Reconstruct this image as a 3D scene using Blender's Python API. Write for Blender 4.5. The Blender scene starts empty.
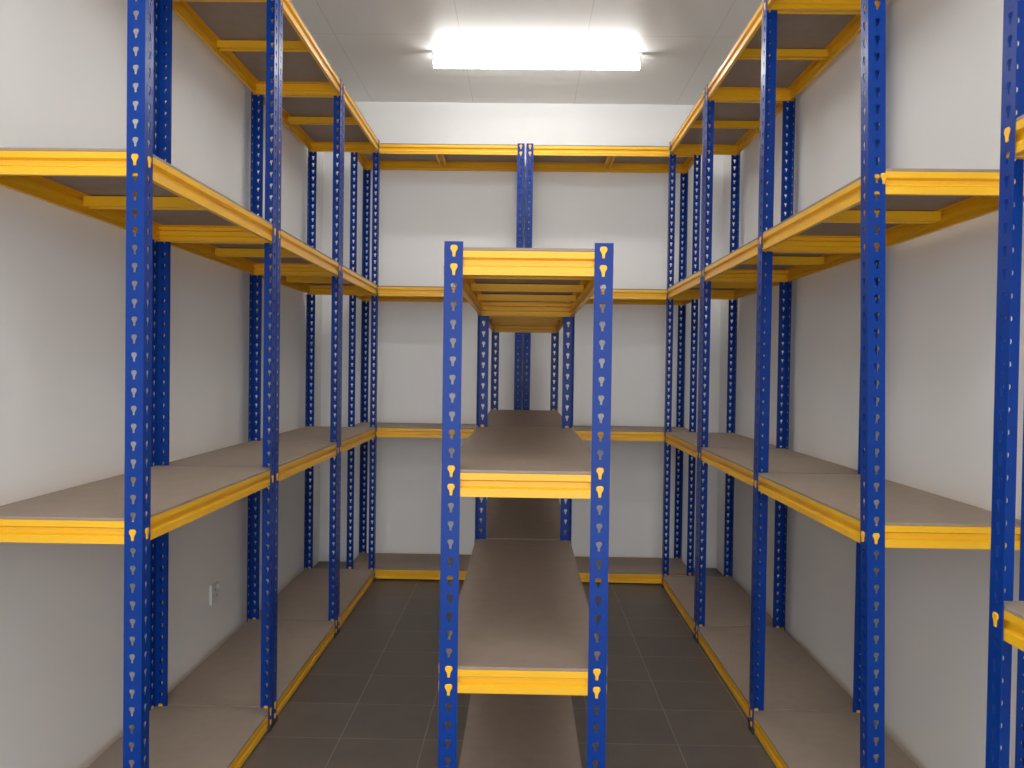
import bpy, bmesh, math
from mathutils import Matrix, Vector

scene = bpy.context.scene
col = scene.collection
try:
    scene.view_settings.view_transform = 'Standard'
    scene.view_settings.look = 'None'
    scene.view_settings.gamma = 1.14
except Exception:
    pass

# ------------------------------------------------------------------ materials
def mat_base(name):
    m = bpy.data.materials.new(name)
    m.use_nodes = True
    nt = m.node_tree
    b = nt.nodes.get('Principled BSDF')
    return m, nt, b

def coords(nt, scale=(1, 1, 1), loc=(0, 0, 0)):
    tc = nt.nodes.new('ShaderNodeTexCoord')
    mp = nt.nodes.new('ShaderNodeMapping')
    mp.inputs['Scale'].default_value = scale
    mp.inputs['Location'].default_value = loc
    nt.links.new(tc.outputs['Object'], mp.inputs['Vector'])
    return mp.outputs['Vector']

def noise_mat(name, c1, c2, scale, rough, detail=4, bump=0.0, bscale=None, coat=0.0, vscale=(1, 1, 1), lo=.35, hi=.65, bdist=0.001, spec=.5):
    m, nt, b = mat_base(name)
    v = coords(nt, vscale)
    n = nt.nodes.new('ShaderNodeTexNoise')
    n.inputs['Scale'].default_value = scale
    n.inputs['Detail'].default_value = detail
    nt.links.new(v, n.inputs['Vector'])
    r = nt.nodes.new('ShaderNodeValToRGB')
    r.color_ramp.elements[0].color = (*c1, 1)
    r.color_ramp.elements[1].color = (*c2, 1)
    r.color_ramp.elements[0].position = lo
    r.color_ramp.elements[1].position = hi
    nt.links.new(n.outputs['Fac'], r.inputs['Fac'])
    nt.links.new(r.outputs['Color'], b.inputs['Base Color'])
    b.inputs['Roughness'].default_value = rough
    b.inputs['Specular IOR Level'].default_value = spec
    if coat:
        b.inputs['Coat Weight'].default_value = coat
        b.inputs['Coat Roughness'].default_value = .2
    if bump:
        n2 = nt.nodes.new('ShaderNodeTexNoise')
        n2.inputs['Scale'].default_value = bscale or scale
        n2.inputs['Detail'].default_value = 3
        nt.links.new(v, n2.inputs['Vector'])
        bp = nt.nodes.new('ShaderNodeBump')
        bp.inputs['Strength'].default_value = bump
        bp.inputs['Distance'].default_value = bdist
        nt.links.new(n2.outputs['Fac'], bp.inputs['Height'])
        nt.links.new(bp.outputs['Normal'], b.inputs['Normal'])
    return m

M_BLUE = noise_mat('blue_powder_coat', (.0008, .024, .200), (.001, .029, .225), 4, .34, spec=.13)
M_YEL = noise_mat('yellow_powder_coat', (.86, .43, .008), (.90, .465, .012), 5, .36, spec=.35)
M_BOARD = noise_mat('particle_board', (.255, .192, .145), (.282, .215, .165), 22, .75, detail=10, bump=.2, bscale=400, lo=.3, hi=.7)
M_WALL = noise_mat('white_wall_paint', (.855, .853, .845), (.880, .878, .870), 1.3, .6, bump=.15, bscale=90)
M_BLACK = noise_mat('black_rubber', (.012, .012, .014), (.02, .02, .022), 20, .6)
M_WPLAST = noise_mat('white_plastic', (.74, .74, .72), (.78, .78, .76), 10, .35)
M_METALW = noise_mat('white_enamel', (.82, .82, .82), (.86, .86, .86), 10, .35)

# floor tiles
def floor_material():
    m, nt, b = mat_base('dark_floor_tile')
    v = coords(nt, loc=(.03, .1, 0))
    br = nt.nodes.new('ShaderNodeTexBrick')
    br.offset = 0
    br.squash = 1
    br.inputs['Scale'].default_value = 1
    br.inputs['Brick Width'].default_value = .27
    br.inputs['Row Height'].default_value = .27
    br.inputs['Mortar Size'].default_value = .0015
    br.inputs['Mortar Smooth'].default_value = .1
    br.inputs['Color1'].default_value = (.088, .070, .056, 1)
    br.inputs['Color2'].default_value = (.108, .087, .070, 1)
    br.inputs['Mortar'].default_value = (.22, .20, .17, 1)
    nt.links.new(v, br.inputs['Vector'])
    n = nt.nodes.new('ShaderNodeTexNoise')
    n.inputs['Scale'].default_value = 9
    n.inputs['Detail'].default_value = 8
    nt.links.new(v, n.inputs['Vector'])
    mx = nt.nodes.new('ShaderNodeMixRGB')
    mx.blend_type = 'OVERLAY'
    mx.inputs['Fac'].default_value = .45
    nt.links.new(br.outputs['Color'], mx.inputs['Color1'])
    nt.links.new(n.outputs['Fac'], mx.inputs['Color2'])
    nt.links.new(mx.outputs['Color'], b.inputs['Base Color'])
    mr = nt.nodes.new('ShaderNodeMapRange')
    mr.inputs['To Min'].default_value = .34
    mr.inputs['To Max'].default_value = .55
    nt.links.new(n.outputs['Fac'], mr.inputs['Value'])
    nt.links.new(mr.outputs['Result'], b.inputs['Roughness'])
    b.inputs['Specular IOR Level'].default_value = .35
    bp = nt.nodes.new('ShaderNodeBump')
    bp.inputs['Strength'].default_value = .5
    bp.inputs['Distance'].default_value = .002
    bp.invert = True
    nt.links.new(br.outputs['Fac'], bp.inputs['Height'])
    nt.links.new(bp.outputs['Normal'], b.inputs['Normal'])
    return m
M_FLOOR = floor_material()

def ceiling_material():
    m, nt, b = mat_base('ceiling_board')
    v = coords(nt, loc=(.325, .9, 0))
    br = nt.nodes.new('ShaderNodeTexBrick')
    br.offset = 0
    br.inputs['Scale'].default_value = 1
    br.inputs['Brick Width'].default_value = .61
    br.inputs['Row Height'].default_value = 2.44
    br.inputs['Mortar Size'].default_value = .0020
    br.inputs['Mortar Smooth'].default_value = .3
    br.inputs['Color1'].default_value = (.73, .725, .71, 1)
    br.inputs['Color2'].default_value = (.74, .735, .72, 1)
    br.inputs['Mortar'].default_value = (.52, .52, .51, 1)
    nt.links.new(v, br.inputs['Vector'])
    nt.links.new(br.outputs['Color'], b.inputs['Base Color'])
    b.inputs['Roughness'].default_value = .36
    b.inputs['Specular IOR Level'].default_value = .4
    return m
M_CEIL = ceiling_material()

def emit_mat(name, colr, s):
    m, nt, b = mat_base(name)
    b.inputs['Base Color'].default_value = (.9, .9, .9, 1)
    n = nt.nodes.new('ShaderNodeTexNoise')
    n.inputs['Scale'].default_value = 2
    mr = nt.nodes.new('ShaderNodeMapRange')
    mr.inputs['To Min'].default_value = s * .98
    mr.inputs['To Max'].default_value = s * 1.02
    nt.links.new(n.outputs['Fac'], mr.inputs['Value'])
    nt.links.new(mr.outputs['Result'], b.inputs['Emission Strength'])
    b.inputs['Emission Color'].default_value = (*colr, 1)
    return m
M_TUBE = emit_mat('glowing_tube', (1.0, .985, .94), 33)

# ------------------------------------------------------------------ helpers
def new_obj(name, mesh, parent=None, loc=(0, 0, 0), rz=0.0):
    o = bpy.data.objects.new(name, mesh)
    o.location = loc
    o.rotation_euler = (0, 0, rz)
    col.objects.link(o)
    if parent:
        o.parent = parent
    return o

def box_bm(bm, x0, x1, y0, y1, z0, z1):
    vs = [bm.verts.new(p) for p in [(x0, y0, z0), (x1, y0, z0), (x1, y1, z0), (x0, y1, z0), (x0, y0, z1), (x1, y0, z1), (x1, y1, z1), (x0, y1, z1)]]
    fs = [(3, 2, 1, 0), (4, 5, 6, 7), (0, 1, 5, 4), (1, 2, 6, 5), (2, 3, 7, 6), (3, 0, 4, 7)]
    return [bm.faces.new([vs[i] for i in f]) for f in fs]

def bm_mesh(bm, name, mat, recalc=True):
    if recalc:
        bmesh.ops.recalc_face_normals(bm, faces=bm.faces)
    me = bpy.data.meshes.new(name)
    bm.to_mesh(me)
    bm.free()
    me.materials.append(mat)
    return me

def structure(name, x0, x1, y0, y1, z0, z1, mat, label=None):
    bm = bmesh.new()
    box_bm(bm, x0, x1, y0, y1, z0, z1)
    o = new_obj(name, bm_mesh(bm, name, mat))
    o['kind'] = 'structure'
    if label:
        o['label'] = label
    return o

# ------------------------------------------------------------------ room
XL, XR, YF, YB, H = -1.232, 1.19, -1.6, 4.985, 2.80
structure('floor', XL - .1, XR + .1, YF - .1, YB + .1, -.1, 0, M_FLOOR, 'dark grey square floor tiles with pale grout')
c = structure('ceiling', XL - .1, XR + .1, YF - .1, YB + .1, 0, .1, M_CEIL, 'white ceiling boards with thin seams')
c.location = (0, 0, H)
structure('wall_left', XL - .1, XL, YF, YB, 0, H, M_WALL, 'plain white painted wall')
structure('wall_right', XR, XR + .1, YF, YB, 0, H, M_WALL, 'plain white painted wall')
structure('wall_back', XL - .1, XR + .1, YB, YB + .1, 0, H, M_WALL, 'plain white painted wall')

# ------------------------------------------------------------------ rack parts
PITCH = .0381
FL = .039
HC = .0205          # hole centre across the flange
KEY = [(0, .0094), (.0042, .0090), (.0062, .0064), (.0062, .0026), (.0040, -.0010), (.0026, -.0045), (.0024, -.0104), (0, -.0110)]

def post_mesh(cells, name):
    bm = bmesh.new()
    Z0 = .004
    def sheet(fn, flip):
        for k in range(cells):
            zb = Z0 + k * PITCH
            zt = zb + PITCH
            zc = (zb + zt) / 2
            for side in (-1, 1):
                edge = 0 if side < 0 else FL
                pts = [(edge, zt), (HC, zt)]
                pts += [(HC + side * u, zc + v) for u, v in KEY]
                pts += [(HC, zb), (edge, zb)]
                vs = [bm.verts.new(fn(u, z)) for u, z in pts]
                f = bm.faces.new(vs)
                f.normal_update()
                if f.normal.dot(Vector(flip)) < 0:
                    f.normal_flip()
    sheet(lambda u, z: (u, 0, z), (0, -1, 0))
    sheet(lambda u, z: (0, u, z), (-1, 0, 0))
    bmesh.ops.remove_doubles(bm, verts=bm.verts, dist=1e-5)
    me = bm_mesh(bm, name + '_sheet', M_BLUE, recalc=False)
    tmp = bpy.data.objects.new('tmp', me)
    col.objects.link(tmp)
    s = tmp.modifiers.new('thickness', 'SOLIDIFY')
    s.thickness = .0018
    s.offset = -1
    dg = bpy.context.evaluated_depsgraph_get()
    out = bpy.data.meshes.new_from_object(tmp.evaluated_get(dg))
    out.name = name
    bpy.data.objects.remove(tmp)
    return out

def foot_mesh():
    bm = bmesh.new()
    t = .0030
    pts = [(-t, -t), (FL + t, -t), (FL + t, .0018 + t), (.0018 + t, .0018 + t), (.0018 + t, FL + t), (-t, FL + t)]
    lo = [bm.verts.new((x, y, 0)) for x, y in pts]
    hi = [bm.verts.new((x, y, .018)) for x, y in pts]
    bm.faces.new(lo[::-1]); bm.faces.new(hi)
    n = len(pts)
    for i in range(n):
        bm.faces.new([lo[i], lo[(i + 1) % n], hi[(i + 1) % n], hi[i]])
    return bm_mesh(bm, 'foot', M_BLACK)
FOOT = foot_mesh()

# stepped beam section: proud top band, deep recessed middle groove, proud lower band
PROFILE = [(0, 0), (0, -.014), (.0095, -.018), (.0095, -.029), (.0015, -.033), (.0015, -.050), (.014, -.050), (.014, -.048),
           (.0035, -.048), (.0035, -.0342), (.0115, -.0302), (.0115, -.0168), (.002, -.0128), (.002, -.002), (.026, -.002), (.026, 0)]

def beam_mesh(length, zlevel, name, drop=0.0):
    """runs along +x from the outer post corner, outward face towards -y"""
    bm = bmesh.new()
    x0, x1 = .003, length - .003
    off = .0025
    rings = []
    for x in (x0, x1):
        rings.append([bm.verts.new((x, off + y, z - drop)) for y, z in PROFILE])
    n = len(PROFILE)
    for i in range(n):
        bm.faces.new([rings[0][i], rings[0][(i + 1) % n], rings[1][(i + 1) % n], rings[1][i]])
    bm.faces.new(rings[0]); bm.faces.new(rings[1][::-1])
    # hooked tabs seated in the post keyholes in front of the beam end
    full = KEY + [(-u, v) for u, v in KEY[-2:0:-1]]
    for xc in (HC, length - HC):
        k = round((zlevel - .012 - .004) / PITCH - .5)
        zc = .004 + (k + .5) * PITCH - zlevel
        for dz in (0, -PITCH):
            zz = zc + dz
            if zz < -.050 or zz > 0.004:
                continue
            rs = []
            for yy, r in ((.004, .98), (-.0012, 1.22), (-.0024, 1.05)):
                rs.append([bm.verts.new((xc + r * u, yy, zz + r * v)) for u, v in full])
            m = len(full)
            for a, b in zip(rs[:-1], rs[1:]):
                for i in range(m):
                    bm.faces.new([a[i], a[(i + 1) % m], b[(i + 1) % m], b[i]])
            bm.faces.new(rs[-1]); bm.faces.new(rs[0][::-1])
    return bm_mesh(bm, name, M_YEL)

def support_mesh(depth, h):
    bm = bmesh.new()
    w, t = .030, .002
    prof = [(-w/2, 0), (w/2, 0), (w/2, -h), (w/2 + .006, -h), (w/2+.006, -h-t), (w/2 - t, -h-t), (w/2 - t, -t), (-w/2 + t, -t), (-w/2 + t, -h-t), (-w/2-.006, -h-t), (-w/2-.006, -h), (-w/2, -h)]
    rings = [[bm.verts.new((x, y, z - .003)) for x, z in prof] for y in (.015, depth - .015)]
    n = len(prof)
    for i in range(n):
        bm.faces.new([rings[0][i], rings[0][(i + 1) % n], rings[1][(i + 1) % n], rings[1][i]])
    bm.faces.new(rings[0]); bm.faces.new(rings[1][::-1])
    return bm_mesh(bm, 'cross_support', M_YEL)

def panel_mesh(L, D):
    bm = bmesh.new()
    n, t = .0035, .006
    k = FL + .002
    e = .0022
    pts = [(k, e), (L - k, e), (L - k, n), (L - n, n), (L - n, k), (L - e, k), (L - e, D - k), (L - n, D - k), (L - n, D - n), (L - k, D - n), (L - k, D - e),
           (k, D - e), (k, D - n), (n, D - n), (n, D - k), (e, D - k), (e, k), (n, k), (n, n), (k, n)]
    lo = [bm.verts.new((x, y, .0003)) for x, y in pts]
    hi = [bm.verts.new((x, y, t)) for x, y in pts]
    bm.faces.new(lo[::-1]); bm.faces.new(hi)
    m = len(pts)
    for i in range(m):
        bm.faces.new([lo[i], lo[(i + 1) % m], hi[(i + 1) % m], hi[i]])
    return bm_mesh(bm, 'shelf_board', M_BOARD)

cache = {}
def cached(key, fn):
    if key not in cache:
        cache[key] = fn()
    return cache[key]

def rack(loc, rz, L, D, levels, cells, nsup, label, group, suph=.026):
    root = bpy.data.objects.new('shelving_rack', None)
    root.empty_display_size = .2
    root.location = (loc[0], loc[1], 0)
    root.rotation_euler = (0, 0, rz)
    col.objects.link(root)
    root['label'] = label
    root['category'] = 'shelving rack'
    root['group'] = group
    pm = cached(('post', cells), lambda: post_mesh(cells, 'post'))
    posts = []
    for (x, y, a) in ((0, 0, 0), (L, 0, 90), (L, D, 180), (0, D, 270)):
        p = new_obj('post', pm, root, (x, y, 0), math.radians(a))
        posts.append(p)
        new_obj('foot', FOOT, p, (0, 0, 0.0005))
    for z in levels:
        bl = cached(('b', L, z), lambda: beam_mesh(L, z, 'long_beam'))
        bs = cached(('s', D, z), lambda: beam_mesh(D, z, 'short_beam', .0006))
        new_obj('long_beam', bl, root, (0, 0, z), 0)
        new_obj('long_beam', bl, root, (L, D, z), math.pi)
        new_obj('short_beam', bs, root, (L, 0, z), math.pi / 2)
        new_obj('short_beam', bs, root, (0, D, z), -math.pi / 2)
        sm = cached(('sup', D, suph), lambda: support_mesh(D, suph))
        for i in range(nsup):
            new_obj('cross_support', sm, root, (L * (i + 1) / (nsup + 1), 0, z))
        new_obj('shelf_board', cached(('pan', L, D), lambda: panel_mesh(L, D)), root, (0, 0, z))
    return root, posts

LV = [.058, .852, 1.640, 2.430]
SIDE_LAB = 'tall blue and yellow steel rack with brown boards beside wall'
G = 'tall blue and yellow shelving racks along the walls'
# left side racks
for i in range(3):
    rack((-.810, 1.738 + i * .940), math.pi / 2, .932, .39, LV, 64, 1, SIDE_LAB, G)
# right side racks
for i in range(3):
    y = 1.835 + i * .900
    r, ps = rack((.782 - (.010 if i == 0 else 0), y + .892), -math.pi / 2, .892, .38, LV, 64, 1, SIDE_LAB, G)
    if i == 0:
        # the end post next to the aisle stands slightly out of plumb
        ps[1].matrix_local = Matrix.Translation((.892, .018, 0)) @ Matrix.Rotation(.020, 4, 'X') @ Matrix.Rotation(math.pi / 2, 4, 'Z')
# nearer rack at the right wall
rack((.79, 1.385), -math.pi / 2, .90, .38, [.058, .805, 1.600, 2.40], 64, 1, 'tall blue and yellow steel rack standing apart beside wall', G)
# back wall racks
for x in (-.975, -.000):
    rack((x, 4.562), 0, .965, .39, LV, 64, 1, 'tall blue and yellow steel rack against the end wall', G)
# centre island
CL = [.062, .560, .972, 1.434]
for y in (1.70, 3.006):
    rack((.183, y), math.pi / 2, 1.297, .35, CL, 38, 3, 'low blue and yellow steel rack standing mid-floor on dark tiles', 'low shelving racks in the middle of the floor', .016)

# ------------------------------------------------------------------ lamps
def lamp(y, length, label):
    root = bpy.data.objects.new('fluorescent_lamp', None)
    root.location = (.045, y, H)
    col.objects.link(root)
    root['label'] = label
    root['category'] = 'ceiling lamp'
    root['group'] = 'fluorescent ceiling lamps'
    bm = bmesh.new()
    w = .016
    prof = [(-w, 0), (w, 0), (w, -.007), (w * .5, -.014), (-w * .5, -.014), (-w, -.007)]
    rings = [[bm.verts.new((x, yy, z - .0005)) for yy, z in prof] for x in (-length / 2, length / 2)]
    n = len(prof)
    for i in range(n):
        bm.faces.new([rings[0][i], rings[0][(i + 1) % n], rings[1][(i + 1) % n], rings[1][i]])
    bm.faces.new(rings[0]); bm.faces.new(rings[1][::-1])
    new_obj('lamp_housing', bm_mesh(bm, 'lamp_housing', M_METALW), root)
    bm = bmesh.new()
    bmesh.ops.create_cone(bm, cap_ends=True, segments=24, radius1=.017, radius2=.017, depth=length - .02,
                          matrix=Matrix.Translation((0, 0, -.066)) @ Matrix.Rotation(math.pi / 2, 4, 'Y'))
    me = bm_mesh(bm, 'tube', M_TUBE)
    for p in me.polygons:
        p.use_smooth = len(p.vertices) == 4
    new_obj('tube', me, root)
    for s in (-1, 1):
        bm = bmesh.new()
        xa = s * (length / 2 - .007)
        box_bm(bm, xa - .005, xa + .005, -.013, .013, -.081, -.012)
        bmesh.ops.bevel(bm, geom=bm.edges[:], offset=.004, segments=2, affect='EDGES')
        new_obj('socket', bm_mesh(bm, 'socket', M_WPLAST), root)
    return root
lamp(4.19, 1.06, 'added unseen fluorescent tube batten for more even light')
lamp(2.6, 1.2, 'added unseen fluorescent tube batten for more even light')  # added lamp out of view, evens the light between the walls
lamp(.9, 1.2, 'added unseen fluorescent tube batten for more even light')

def area(name, loc, rot, sx, sy, power, colr):
    l = bpy.data.lights.new(name, 'AREA')
    l.shape = 'RECTANGLE'
    l.size = sx
    l.size_y = sy
    l.energy = power
    l.color = colr
    o = bpy.data.objects.new(name, l)
    o.location = loc
    o.rotation_euler = rot
    col.objects.link(o)
# added fill lights: a broad one behind the camera, a weaker one overhead
area('front_fill', (0, -1.55, 1.3), (math.radians(90), 0, 0), 2.2, 2.4, 52, (1, .99, .98))
area('overhead_fill', (0, .2, 2.7), (math.radians(12), 0, 0), 1.6, 1.0, 10, (1, .99, .97))

# ------------------------------------------------------------------ wall socket
bm = bmesh.new()
box_bm(bm, 0, .009, -.040, .040, -.040, .040)
bmesh.ops.bevel(bm, geom=bm.edges[:], offset=.003, segments=2, affect='EDGES')
plate = new_obj('wall_socket', bm_mesh(bm, 'wall_socket', M_WPLAST), None, (XL + .0002, 3.26, .275))
plate['label'] = 'small white square electrical socket on white wall'
plate['category'] = 'electrical socket'
for i, (y, z, w, h) in enumerate(((0, .014, .004, .010), (-.012, -.010, .007, .004), (.012, -.010, .007, .004))):
    bm = bmesh.new()
    box_bm(bm, .0088, .0096, y - w / 2, y + w / 2, z - h / 2, z + h / 2)
    new_obj('socket_hole', bm_mesh(bm, 'socket_hole', M_BLACK), plate)
bm = bmesh.new()
box_bm(bm, .0085, .013, .022, .034, .012, .030)
bmesh.ops.bevel(bm, geom=bm.edges[:], offset=.0015, segments=2, affect='EDGES')
new_obj('switch', bm_mesh(bm, 'switch', M_WPLAST), plate)

# ------------------------------------------------------------------ world
w = bpy.data.worlds.new('World')
scene.world = w
w.use_nodes = True
w.node_tree.nodes['Background'].inputs['Color'].default_value = (1, .985, .97, 1)
w.node_tree.nodes['Background'].inputs['Strength'].default_value = .8

# ------------------------------------------------------------------ camera
cd = bpy.data.cameras.new('Camera')
cam = bpy.data.objects.new('Camera', cd)
col.objects.link(cam)
cd.sensor_width = 36
cd.lens = 820 / 1024 * 36
cd.clip_start = .02
R = Matrix.Rotation(math.radians(.77), 4, 'Z') @ Matrix.Rotation(math.radians(90 - .98), 4, 'X') @ Matrix.Rotation(math.radians(.8), 4, 'Z')
cam.matrix_world = Matrix.Translation((0, 0, 1.187)) @ R
scene.camera = cam
